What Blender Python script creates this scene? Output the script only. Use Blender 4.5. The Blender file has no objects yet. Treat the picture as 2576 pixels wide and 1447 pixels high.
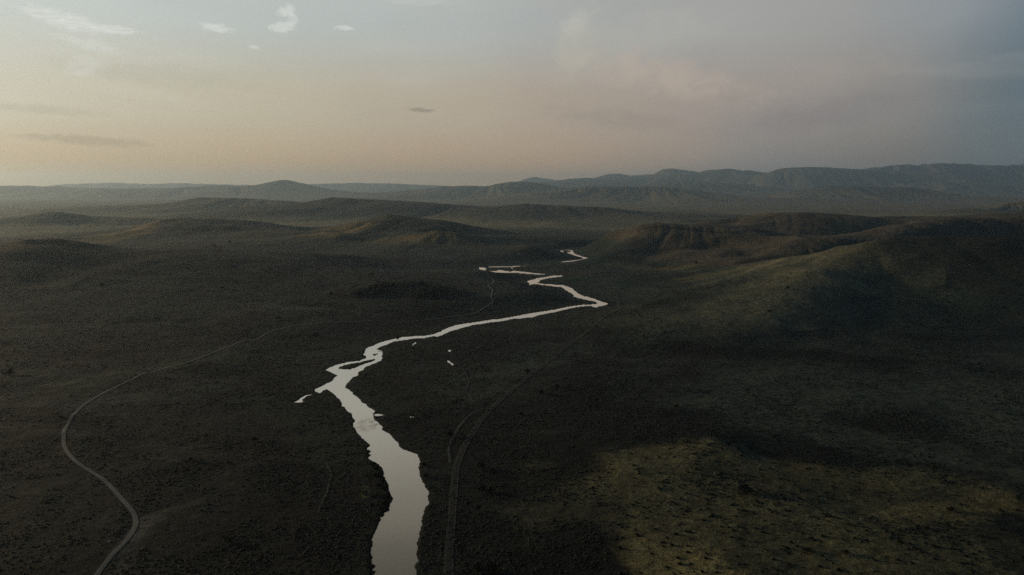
import bpy, math, random
import numpy as np
R = math.radians
random.seed(7); np.random.seed(7)
rng = np.random.default_rng(11)
scene = bpy.context.scene
col = scene.collection

# ------------------------------------------------------------------ camera
H = 250.0
PITCH = math.atan(248.5 / 2003.6)
cam_d = bpy.data.cameras.new('camera'); cam = bpy.data.objects.new('camera', cam_d); col.objects.link(cam)
cam_d.lens = 28.0; cam_d.sensor_width = 36.0; cam_d.clip_start = 1.0; cam_d.clip_end = 300000.0
cam.location = (0, 0, H); cam.rotation_euler = (math.pi / 2 - PITCH, 0, 0)
scene.camera = cam
scene.render.resolution_x = 1024; scene.render.resolution_y = 575
scene.render.engine = 'CYCLES'
cy = scene.cycles
cy.use_denoising = False
cy.max_bounces = 4; cy.diffuse_bounces = 1; cy.glossy_bounces = 2; cy.volume_bounces = 1; cy.transmission_bounces = 0
cy.sample_clamp_indirect = 0.4; cy.sample_clamp_direct = 1.5
scene.view_settings.view_transform = 'Standard'; scene.view_settings.look = 'None'
scene.view_settings.exposure = 0.0; scene.view_settings.gamma = 1.0
scene.view_settings.use_curve_mapping = False

# ------------------------------------------------------------------ node helpers
class NT:
    def __init__(s, tree): s.t = tree; s.n = tree.nodes; s.l = tree.links
    def node(s, typ, **kw):
        n = s.n.new(typ)
        for k, v in kw.items(): setattr(n, k, v)
        return n
    def put(s, sock, v):
        if hasattr(v, 'is_linked') or hasattr(v, 'links'): s.l.new(v, sock)
        else: sock.default_value = v
    def math(s, op, a, b=None, c=None, clamp=False):
        n = s.node('ShaderNodeMath', operation=op, use_clamp=clamp)
        s.put(n.inputs[0], a)
        if b is not None: s.put(n.inputs[1], b)
        if c is not None: s.put(n.inputs[2], c)
        return n.outputs[0]
    def mix(s, f, a, b, blend='MIX'):
        n = s.node('ShaderNodeMix', data_type='RGBA', blend_type=blend)
        s.put(n.inputs[0], f); s.put(n.inputs[6], a); s.put(n.inputs[7], b)
        return n.outputs[2]
    def ramp(s, f, stops, interp='LINEAR'):
        n = s.node('ShaderNodeValToRGB'); cr = n.color_ramp; cr.interpolation = interp
        while len(cr.elements) < len(stops): cr.elements.new(0.5)
        for e, (p, c) in zip(cr.elements, stops): e.position = p; e.color = (*c, 1) if len(c) == 3 else c
        s.put(n.inputs[0], f); return n.outputs[0]
    def maprange(s, v, a, b, c=0.0, d=1.0, smooth=False):
        n = s.node('ShaderNodeMapRange'); n.interpolation_type = 'SMOOTHSTEP' if smooth else 'LINEAR'
        s.put(n.inputs[0], v); n.inputs[1].default_value = a; n.inputs[2].default_value = b
        n.inputs[3].default_value = c; n.inputs[4].default_value = d
        return n.outputs[0]
    def noise(s, vec, scale, detail=4.0, rough=0.55, dist=0.0):
        n = s.node('ShaderNodeTexNoise'); s.put(n.inputs['Vector'], vec)
        n.inputs['Scale'].default_value = scale; n.inputs['Detail'].default_value = detail
        n.inputs['Roughness'].default_value = rough; n.inputs['Distortion'].default_value = dist
        return n.outputs[0]
def lin(r, g, b):
    f = lambda c: (c / 255 / 12.92) if c <= 10 else ((c / 255 + 0.055) / 1.055) ** 2.4
    return (f(r), f(g), f(b))
def sc(c, k): return tuple(x * k for x in c)

# ------------------------------------------------------------------ sky (veiled evening sky, brighter and warmer to the left)
SUN_AZ, SUN_EL = -70.0, 9.5        # degrees from the view direction, negative = left
world = bpy.data.worlds.new('World'); scene.world = world; world.use_nodes = True
W = NT(world.node_tree); W.n.clear()
tc = W.node('ShaderNodeTexCoord'); d = tc.outputs['Generated']
sep = W.node('ShaderNodeSeparateXYZ'); W.l.new(d, sep.inputs[0])
az = W.math('MULTIPLY', W.math('ARCTAN2', sep.outputs[0], sep.outputs[1]), 180 / math.pi)
el = W.math('MULTIPLY', W.math('ARCSINE', sep.outputs[2]), 180 / math.pi)
azel = W.node('ShaderNodeCombineXYZ'); W.l.new(az, azel.inputs[0]); W.l.new(el, azel.inputs[1])
wob = W.noise(azel.outputs[0], 0.045, 3, 0.5)
azw = W.math('ADD', az, W.math('MULTIPLY', W.math('SUBTRACT', wob, 0.5), 22.0))
f_az = W.maprange(azw, -60, 60)
def stops(l): return [((a + 60) / 120, lin(*c)) for a, c in l]
low = W.ramp(f_az, stops([(-60, (255, 206, 128)), (-45, (236, 190, 120)), (-33, (208, 166, 108)), (-20, (208, 167, 117)), (0, (198, 162, 126)), (16, (150, 142, 137)), (25, (128, 120, 112)), (33, (108, 116, 118)), (60, (50, 98, 124))]))  # outermost stops are unseen sky, coloured to tint the haze and land
mid = W.ramp(f_az, stops([(-60, (255, 232, 180)), (-45, (236, 216, 176)), (-33, (212, 205, 184)), (-15, (200, 189, 164)), (0, (183, 167, 149)), (15, (162, 151, 144)), (25, (144, 140, 136)), (33, (104, 117, 124)), (60, (50, 98, 126))]))
top = W.ramp(f_az, stops([(-60, (212, 216, 210)), (-33, (207, 213, 207)), (-15, (193, 200, 196)), (0, (178, 181, 178)), (12, (172, 172, 168)), (22, (165, 164, 161)), (29, (148, 154, 158)), (33, (118, 131, 140)), (60, (52, 102, 132))]))
high = W.ramp(f_az, stops([(-60, (124, 124, 118)), (-20, (96, 97, 91)), (10, (86, 92, 91)), (33, (74, 112, 136)), (60, (50, 98, 128))]))
c = W.mix(W.maprange(el, 0.3, 5.5, smooth=True), low, mid)
c = W.mix(W.maprange(el, 5.5, 11.5, smooth=True), c, top)
c = W.mix(W.maprange(el, 14, 28, smooth=True), c, high)
# thin cloud streaks
st = W.node('ShaderNodeMapping'); W.l.new(azel.outputs[0], st.inputs[0]); st.inputs['Scale'].default_value = (0.05, 0.42, 1); st.inputs['Rotation'].default_value = (0, 0, R(6))
stn = W.noise(st.outputs[0], 1.0, 6, 0.55, 0.8)
c = W.mix(W.math('MULTIPLY', W.maprange(stn, 0.52, 0.72, smooth=True), 0.05), c, (0.90, 0.85, 0.76, 1))
c = W.mix(W.math('MULTIPLY', W.maprange(stn, 0.46, 0.30, smooth=True), 0.05), c, (0.20, 0.19, 0.18, 1))
def cloud(c, u, v, ru, rv, rot, colr, amt, ns=1.6, soft=(0.35, 0.75), stretch=3.0, seed=0.0):
    """one cloud at a bearing and height in the sky (u, v in photo units), wispy by noise"""
    dx, dy = (u - 1288) / 2003.6, (723.5 - v) / 2003.6
    wy, wz = math.cos(PITCH) + dy * math.sin(PITCH), -math.sin(PITCH) + dy * math.cos(PITCH)
    a0 = math.degrees(math.atan2(dx, wy)); e0 = math.degrees(math.atan2(wz, math.hypot(dx, wy)))
    k = 57.3 / 2003.6
    m = W.node('ShaderNodeMapping', vector_type='TEXTURE'); W.l.new(azel.outputs[0], m.inputs[0])
    m.inputs['Location'].default_value = (a0, e0, 0); m.inputs['Rotation'].default_value = (0, 0, R(rot)); m.inputs['Scale'].default_value = (ru * k, rv * k, 1)
    nz = W.node('ShaderNodeMapping'); W.l.new(azel.outputs[0], nz.inputs[0]); nz.inputs['Rotation'].default_value = (0, 0, -R(rot)); nz.inputs['Scale'].default_value = (1, stretch, 1); nz.inputs['Location'].default_value = (seed, seed, 0)
    n1 = W.noise(nz.outputs[0], ns, 6, 0.6, 0.6)
    ln = W.node('ShaderNodeVectorMath', operation='LENGTH'); W.l.new(m.outputs[0], ln.inputs[0])
    body = W.maprange(ln.outputs['Value'], 0.1, 1.15, 1.0, 0.0, True)
    dens = W.maprange(W.math('ADD', W.math('MULTIPLY', body, 0.75), W.math('MULTIPLY', W.math('SUBTRACT', n1, 0.5), 1.3)), soft[0], soft[1], smooth=True)
    return W.mix(W.math('MULTIPLY', W.math('MULTIPLY', dens, W.maprange(body, 0.0, 0.3)), amt), c, (*colr, 1))
WH = lin(232, 234, 228)
c = cloud(c, 165, 52, 150, 34, -12, WH, 0.75, 1.3, (0.3, 0.95), 5.0, 1)
c = cloud(c, 290, 75, 75, 16, -2, WH, 0.65, 1.8, (0.25, 0.85), 4.0, 2)
c = cloud(c, 230, 112, 110, 22, -10, WH, 0.30, 1.6, (0.25, 0.8), 3.0, 3)
c = cloud(c, 215, 165, 75, 36, 18, WH, 0.30, 1.0, (0.2, 0.9), 2.0, 4)
c = cloud(c, 545, 70, 62, 17, -5, WH, 0.6, 1.8, (0.25, 0.85), 3.0, 5)
c = cloud(c, 722, 28, 34, 22, 25, WH, 0.52, 1.8, (0.2, 0.7), 1.5, 6)
c = cloud(c, 708, 68, 44, 22, 8, WH, 0.5, 1.8, (0.2, 0.7), 1.8, 7)
c = cloud(c, 738, 50, 18, 30, 0, WH, 0.35, 1.8, (0.2, 0.8), 1.5, 8)
c = cloud(c, 866, 70, 34, 9, -3, WH, 0.55, 2.4, (0.2, 0.7), 3.0, 9)
c = cloud(c, 640, 119, 28, 8, -4, WH, 0.42, 2.4, (0.2, 0.8), 3.0, 10)
c = cloud(c, 1060, 0, 150, 22, 0, WH, 0.18, 1.2, (0.2, 0.9), 3.0, 11)
c = cloud(c, 1450, 60, 90, 45, 38, lin(200, 198, 188), 0.6, 0.9, (0.15, 1.0), 1.5, 12)
c = cloud(c, 1450, 130, 120, 80, 60, lin(196, 190, 172), 0.6, 0.6, (0.1, 1.1), 1.2, 13)
c = cloud(c, 1620, 90, 240, 90, 8, lin(188, 184, 173), 0.45, 0.5, (0.1, 1.0), 1.4, 25)
c = cloud(c, 1660, 190, 340, 70, -12, lin(196, 180, 164), 0.62, 0.5, (0.1, 1.0), 1.6, 14)
c = cloud(c, 2050, 190, 300, 60, 4, lin(176, 164, 152), 0.4, 0.5, (0.1, 1.0), 1.6, 24)
c = cloud(c, 1700, 40, 330, 110, 10, lin(176, 176, 174), 0.30, 0.4, (0.1, 1.1), 1.5, 15)
c = cloud(c, 2050, 290, 380, 55, 8, lin(130, 124, 126), 0.5, 0.35, (0.1, 1.1), 2.0, 16)
c = cloud(c, 1560, 300, 260, 40, -6, lin(140, 130, 124), 0.28, 0.6, (0.1, 1.0), 2.0, 17)
c = cloud(c, 1060, 277, 46, 8, -3, lin(132, 122, 106), 0.5, 2.2, (0.1, 0.55), 3.0, 18)
c = cloud(c, 215, 353, 190, 17, -3, lin(166, 148, 120), 0.55, 1.1, (0.15, 0.7), 3.0, 19)
c = cloud(c, 100, 275, 190, 16, -2, lin(178, 168, 146), 0.40, 1.1, (0.15, 0.8), 3.0, 20)
c = cloud(c, 400, 190, 330, 40, -4, lin(182, 178, 160), 0.30, 0.7, (0.1, 0.9), 3.0, 21)
c = cloud(c, 350, 235, 240, 26, -8, lin(214, 208, 188), 0.35, 0.8, (0.1, 0.9), 3.0, 22)
# unseen sky overhead and behind, made dark blue to dim the land
zen = W.mix(W.maprange(el, 27, 50, smooth=True), c, (*lin(26, 58, 76), 1))
back = W.maprange(W.math('ABSOLUTE', W.math('SUBTRACT', az, -20)), 62, 130, smooth=True)
zen = W.mix(W.math('MULTIPLY', back, 0.9), zen, (*lin(30, 52, 70), 1))
# the Nishita sky shows faintly through the veil
sky = W.node('ShaderNodeTexSky', sky_type='NISHITA'); sky.sun_disc = False
sky.sun_elevation = R(SUN_EL); sky.sun_rotation = R(SUN_AZ)
nis = W.mix(1.0, sky.outputs[0], (0.06, 0.06, 0.06, 1), 'MULTIPLY')
fin = W.mix(0.06, zen, nis)
bg = W.node('ShaderNodeBackground'); W.l.new(fin, bg.inputs[0]); bg.inputs[1].default_value = 1.0
wo = W.node('ShaderNodeOutputWorld'); W.l.new(bg.outputs[0], wo.inputs[0])

# ------------------------------------------------------------------ sun, low and veiled, beyond the left edge
sd = bpy.data.lights.new('sun', 'SUN'); sd.energy = 3.6; sd.angle = R(4); sd.color = (1.0, 0.69, 0.40)
sun = bpy.data.objects.new('sun', sd); col.objects.link(sun)
sun.rotation_euler = (R(90 - SUN_EL), 0, R(180 - SUN_AZ))

# ------------------------------------------------------------------ where a bearing of the photo meets the land
FP = 2003.6; CX, CY = 1288.0, 723.5
sp, cp = math.sin(PITCH), math.cos(PITCH)
def direc(u, v):
    x = (u - CX) / FP; y = (CY - v) / FP
    return np.array([x, cp + y * sp, -sp + y * cp])
def at_depth(u, v, Y):
    d = direc(u, v); t = Y / d[1]; return np.array([d[0] * t, Y, H + d[2] * t])
def on_plane(u, v, z=0.0):
    d = direc(u, v); t = (z - H) / d[2]; return (d[0] * t, d[1] * t)

# ------------------------------------------------------------------ noise
def _hash(ix, iy, seed):
    h = (ix * 374761393 + iy * 668265263 + seed * 1442695041) & 0xFFFFFFFF
    h = ((h ^ (h >> 13)) * 1274126177) & 0xFFFFFFFF
    return ((h ^ (h >> 16)) & 0xFFFF).astype(np.float32) / 65535.0
def vn(x, y, seed=0):
    x = np.asarray(x, dtype=np.float64); y = np.asarray(y, dtype=np.float64)
    fx = np.floor(x); fy = np.floor(y); ix = fx.astype(np.int64); iy = fy.astype(np.int64)
    tx = (x - fx).astype(np.float32); ty = (y - fy).astype(np.float32)
    tx = tx * tx * tx * (tx * (tx * 6 - 15) + 10); ty = ty * ty * ty * (ty * (ty * 6 - 15) + 10)
    a = _hash(ix, iy, seed); b = _hash(ix + 1, iy, seed); c_ = _hash(ix, iy + 1, seed); d_ = _hash(ix + 1, iy + 1, seed)
    return ((a + (b - a) * tx) * (1 - ty) + (c_ + (d_ - c_) * tx) * ty) * 2 - 1
def fbm(x, y, o=4, seed=0, g=0.5):
    s = 0; a = 1; t = 0
    for i in range(o):
        s = s + a * vn(x, y, seed + i); t += a; a *= g
        x, y = x * 1.62 + y * 1.19 + 13.7, y * 1.62 - x * 1.19 + 7.1
    return s / t
def sstep(x, a, b):
    t = np.clip((x - a) / (b - a), 0, 1); return t * t * (3 - 2 * t)

# ------------------------------------------------------------------ the river's outline, traced
TILES = {1: (1000, 1300, 3.7575), 2: (850, 1060, 5.566), 3: (920, 960, 8.04), 4: (1080, 860, 6.44), 5: (1400, 860, 6.44), 6: (1380, 710, 6.44), 0: (0, 0, 1)}
K = 2576 / 3000
def tr(k, pts):
    x0, y0, s = TILES[k]; return [((x0 + a / s) * K, (y0 + b / s) * K) for a, b in pts]
riverA = (tr(0, [(1102, 2300), (1098, 1900)]) +
 tr(1, [(345,1447),(340,1340),(333,1180),(345,1130),(358,1030),(375,960),(395,900),(430,830),(440,795),(490,755),(535,690),(563,640),(565,610),(550,560),(525,500),(512,445),(490,400),(463,350),(455,290),(430,255),(405,230),(355,210),(310,180),(305,110),(285,85)]) +
 tr(2, [(1285,1350),(1190,1290),(1155,1220),(1090,1140),(1050,1080),(1040,1000),(1043,960),(1020,910),(990,850),(900,770),(840,700),(830,650),(790,600),(740,570),(690,510),(665,480),(610,448),(570,455),(520,470),(525,492),(480,515),(450,490),(405,475),(400,460),(470,420),(540,385),(670,325),(690,300),(740,250),(770,220),(720,190),(640,155)]) +
 tr(3, [(258,1000),(330,960),(430,915),(520,880),(700,835),(830,800),(950,790),(1130,765),(1200,730),(1235,710),(1225,665),(1165,625),(1190,590),(1215,525),(1250,490),(1290,455)]) +
 tr(4, [(75,988),(200,935),(320,895),(480,855),(620,830),(800,810),(950,805),(1130,790),(1230,765),(1330,730),(1400,690),(1480,655),(1560,628),(1640,600),(1800,575),(2000,545),(2200,515),(2400,485)]) +
 tr(5, [(0,535),(200,503),(400,480),(600,450),(770,420),(850,400),(970,380),(1150,352),(1300,330),(1450,302),(1600,275),(1750,248),(1900,225),(2050,213),(2220,205),(2255,180),(2230,160),(2100,130),(1950,100),(1850,70)]) +
 tr(6, [(1919,1016),(1950,1005),(1900,970),(1830,930),(1770,890),(1720,850),(1640,838),(1500,830),(1350,815),(1230,795),(1130,800),(1060,830),(1045,825),(1110,790),(1085,765),(1060,740),(1075,725),(1200,700),(1230,685),(1350,670),(1480,645),(1505,628),(1520,635),(1640,630),(1710,620),(1725,635),
  (1690,650),(1560,660),(1430,680),(1330,705),(1285,730),(1300,750),(1240,760),(1230,768),(1330,785),(1450,795),(1600,800),(1740,812),(1860,850),(1930,880),(1970,930),(2030,970),(2100,1010),(2200,1030),(2330,1070),(2430,1110)]) +
 tr(5, [(2300,145),(2400,175),(2470,195),(2450,210),(2350,232),(2240,250),(2260,268),(2190,262),(2150,240),(2000,240),(1850,258),(1700,290),(1560,325),(1480,345),(1350,370),(1150,410),(1050,440),(1000,455),(890,458),(800,475),(690,478),(550,505),(350,535),(200,555),(0,580)]) +
 tr(4, [(2400,530),(2230,555),(2000,590),(1850,625),(1700,670),(1540,712),(1430,760),(1350,800),(1280,818),(1230,805),(1120,825),(1050,850),(960,845),(820,855),(700,875),(560,895),(460,910),(380,950),(250,1000),(185,1030),(155,1050)]) +
 tr(3, [(1480,520),(1540,540),(1600,560),(1615,620),(1605,700),(1600,740),(1560,780),(1500,790),(1480,815),(1330,875),(1230,915),(1150,980),(1150,1000),(1110,1020),(1010,1045),(1035,1105),(970,1165),(920,1165),(860,1210),(790,1290),(720,1370)]) +
 tr(2, [(890,390),(895,430),(960,470),(1050,540),(1110,600),(1150,650),(1240,700),(1290,755),(1365,800),(1345,850),(1350,940),(1430,990),(1480,1040),(1510,1110),(1600,1170),(1650,1210),(1720,1300),(1770,1370),(1860,1430)]) +
 tr(1, [(740,80),(830,115),(868,175),(858,270),(880,370),(910,430),(955,520),(965,610),(950,670),(920,720),(908,790),(890,900),(855,980),(835,1050),(828,1150),(830,1447)]) +
 tr(0, [(1226, 1900), (1240, 2300)]))
islands = [tr(3, [(550,965),(600,925),(700,890),(880,850),(1050,830),(1200,790),(1420,735),(1445,765),(1350,800),(1230,840),(1050,910),(860,990),(740,985)]),
 tr(3, [(1445,615),(1500,610),(1510,640),(1450,635)]), tr(3, [(1470,542),(1530,556),(1600,575),(1500,572)])]
riverB = tr(6, [(350,540),(480,545),(520,528),(600,530),(660,545),(760,555),(780,540),(860,540),(950,555),(1080,565),(1200,585),(1330,595),(1430,607),(1380,610),(1200,603),(1000,588),(840,574),(700,577),(600,572),(480,571),(400,556)])
riverC = tr(6, [(330,459),(700,460),(860,448),(1000,433),(1340,398),(1345,408),(1000,447),(860,461),(700,470),(330,469)])
riverD = tr(6, [(1675,376),(1760,362),(1900,348),(2050,328),(2120,312),(2090,285),(1990,262),(1940,245),(1880,222),(1800,195),(1870,185),(1890,170),(1830,160),(1760,148),(1735,160),(1750,190),(1690,175),(1675,155),(1740,130),(1830,105),(1920,92),(2100,80),(2500,58),(2500,67),(2100,92),(1930,105),(1850,130),(1920,155),(1930,190),(1950,215),(2050,250),(2120,275),(2220,295),(2235,320),(2285,327),(2220,341),(2190,325),(2110,328),(2040,353),(1900,371),(1780,380)])
def ell(k, x, y, rx, ry, n=14):
    return tr(k, [(x + rx * math.cos(i * 2 * math.pi / n) * (1 + .15 * math.sin(3 * i)), y + ry * math.sin(i * 2 * math.pi / n)) for i in range(n)])
ponds = [
 ('pool_of_water', tr(6, [(145,480),(180,472),(250,480),(285,500),(275,522),(220,522),(160,510)]), 'pale pool at the bend where the thin dirt road meets the river'),
 ('pool_of_water', tr(2, [(70,655),(120,635),(160,600),(200,575),(250,545),(340,530),(345,548),(240,572),(200,605),(205,660),(140,668)]), 'crooked backwater left of the river below its side arm'),
 ('pool_of_water', ell(6, 985, 865, 42, 9), 'thin pool left of the zigzag bend in the middle distance'),
 ('pool_of_water', ell(6, 1305, 908, 24, 10), 'small round pool below the zigzag bend'),
 ('pool_of_water', ell(6, 772, 490, 13, 14), 'tiny bright pool between two far river reaches'),
 ('pool_of_water', ell(5, 1675, 400, 22, 9), 'small pool on the plain below the long straight reach'),
 ('pool_of_water', ell(2, 1435, 870, 68, 21), 'oval pool close to the right bank beside rippled water'),
 ('pool_of_water', ell(2, 1985, 898, 32, 9), 'tiny pool right of the oval pool by the right bank'),
 ('pool_of_water', tr(4, [(828,990),(835,955),(865,925),(890,920),(892,942),(865,958),(842,975)]), 'comma shaped pool under the river curve'),
 ('pool_of_water', ell(4, 1515, 1085, 26, 18), 'upper of two small pools inside the river bend'),
 ('pool_of_water', tr(0, [(1311,1056),(1317,1057),(1323,1063),(1328,1068),(1325,1071),(1318,1065),(1312,1060)]), 'lower of two small pools inside the river bend')]

def world_poly(uv, jit=True, seed=0):
    P = np.array([on_plane(u, v) for u, v in uv]); out = []
    for i in range(len(P)):
        a, b = P[i], P[(i + 1) % len(P)]; L = np.hypot(*(b - a)); r = np.hypot(*a)
        st_ = max(2.2, r * 0.004); n = max(1, int(L / st_))
        for j in range(n): out.append(a + (b - a) * j / n)
    out = np.array(out)
    if jit:
        r = np.hypot(out[:, 0], out[:, 1]); amp = np.minimum(0.9 + 0.0006 * r, 2.0)
        nx = fbm(out[:, 0] / 9, out[:, 1] / 9, 3, 51 + seed); ny = fbm(out[:, 0] / 9, out[:, 1] / 9, 3, 91 + seed)
        out = out + np.stack([nx, ny], 1) * (amp * 1.6)[:, None]
        out = out + np.stack([fbm(out[:, 0] / 2.6, out[:, 1] / 2.6, 2, 151), fbm(out[:, 0] / 2.6, out[:, 1] / 2.6, 2, 161)], 1) * (0.7 * np.clip(1600 / r, 0.3, 1))[:, None]
    return out
POLYS = [world_poly(riverA)] + [world_poly(p) for p in islands] + [world_poly(riverB), world_poly(riverC), world_poly(riverD)] + [world_poly(p[1]) for p in ponds]

# ------------------------------------------------------------------ the grid the land is laid out on
def cols_():
    fine = np.linspace(-37, 37, 1240)
    s = 0.1; a = 37; side = []
    while a < 180: s = min(s * 1.18, 5); a += s; side.append(min(a, 180))
    side = side[:-1]
    return np.radians(np.concatenate([-np.array(side)[::-1], fine, side]))
TH = cols_()
rr = [6.0]
while rr[-1] < 62000:
    r = rr[-1]
    stp = max(min(0.62 * r * r / (H * 796), 0.0065 * r), 0.5) if r > 400 else max(r * 0.06, 3.0) if r < 340 else 2.0
    if r > 12000: stp = 0.008 * r
    rr.append(r + stp)
RR = np.array(rr)
NR, NC = len(RR), len(TH)
print('grid', NR, NC)
X = (RR[:, None] * np.sin(TH)[None, :]); Y = (RR[:, None] * np.cos(TH)[None, :])
RG = np.broadcast_to(RR[:, None], X.shape)

# signed distance to the water's edge (positive on land), kept near the water only
DMAX = 60.0
dist = np.full(X.shape, DMAX, np.float32); cnt = np.zeros(X.shape, np.int32); pid = np.full(X.shape, -1, np.int16)
for pi_, P in enumerate(POLYS):
    th = np.arctan2(P[:, 0], P[:, 1]); ra = np.hypot(P[:, 0], P[:, 1])
    for i in range(len(P)):
        j = (i + 1) % len(P)
        a, b = P[i], P[j]
        t0, t1 = th[i], th[j]; lo, hi = min(t0, t1), max(t0, t1)
        c0, c1 = np.searchsorted(TH, [lo, hi], side='left')
        if c1 > c0 and hi - lo < 1:
            tt = TH[c0:c1]; rc = ra[i] + (ra[j] - ra[i]) * (tt - t0) / (t1 - t0)
            ri = np.searchsorted(RR, rc); ri = np.minimum(ri, NR - 1)
            np.add.at(cnt, (ri, np.arange(c0, c1)), 1)
        rmin, rmax = min(ra[i], ra[j]), max(ra[i], ra[j]); m = min(DMAX, 14 + rmin * 0.004)
        if rmax < 200: continue
        c0, c1 = np.searchsorted(TH, [lo - m / rmin, hi + m / rmin]); r0, r1 = np.searchsorted(RR, [rmin - m, rmax + m])
        if c1 <= c0 or r1 <= r0: continue
        xs = X[r0:r1, c0:c1]; ys = Y[r0:r1, c0:c1]; ab = b - a; L2 = (ab @ ab) + 1e-9
        t = np.clip(((xs - a[0]) * ab[0] + (ys - a[1]) * ab[1]) / L2, 0, 1)
        dd = np.hypot(xs - a[0] - t * ab[0], ys - a[1] - t * ab[1])
        m_ = dd < dist[r0:r1, c0:c1]; dist[r0:r1, c0:c1][m_] = dd[m_]; pid[r0:r1, c0:c1][m_] = pi_
inside = (np.cumsum(cnt, axis=0) % 2) == 1
sd_ = np.where(inside, -dist, dist)

# coarse distance to the river's course
rc_uv = [(1150, 1700), (1158, 1447), (1150, 1300), (1140, 1200), (1050, 1100), (960, 1010), (830, 960), (880, 915), (960, 860), (1100, 835), (1250, 805), (1400, 780), (1520, 765), (1420, 715), (1335, 708), (1390, 696), (1300, 686), (1212, 677), (1340, 664), (1460, 652), (1415, 630), (1560, 618)]
RC = np.array([on_plane(u, v) for u, v in rc_uv])
def poly_dist(x, y, P, want=False):
    best = np.full(x.shape, 1e9); 
    for a, b in zip(P[:-1], P[1:]):
        ab = b[:2] - a[:2]; L2 = ab @ ab + 1e-9
        t = np.clip(((x - a[0]) * ab[0] + (y - a[1]) * ab[1]) / L2, 0, 1)
        best = np.minimum(best, np.hypot(x - a[0] - t * ab[0], y - a[1] - t * ab[1]))
    return best
drv = poly_dist(X, Y, RC)

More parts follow.
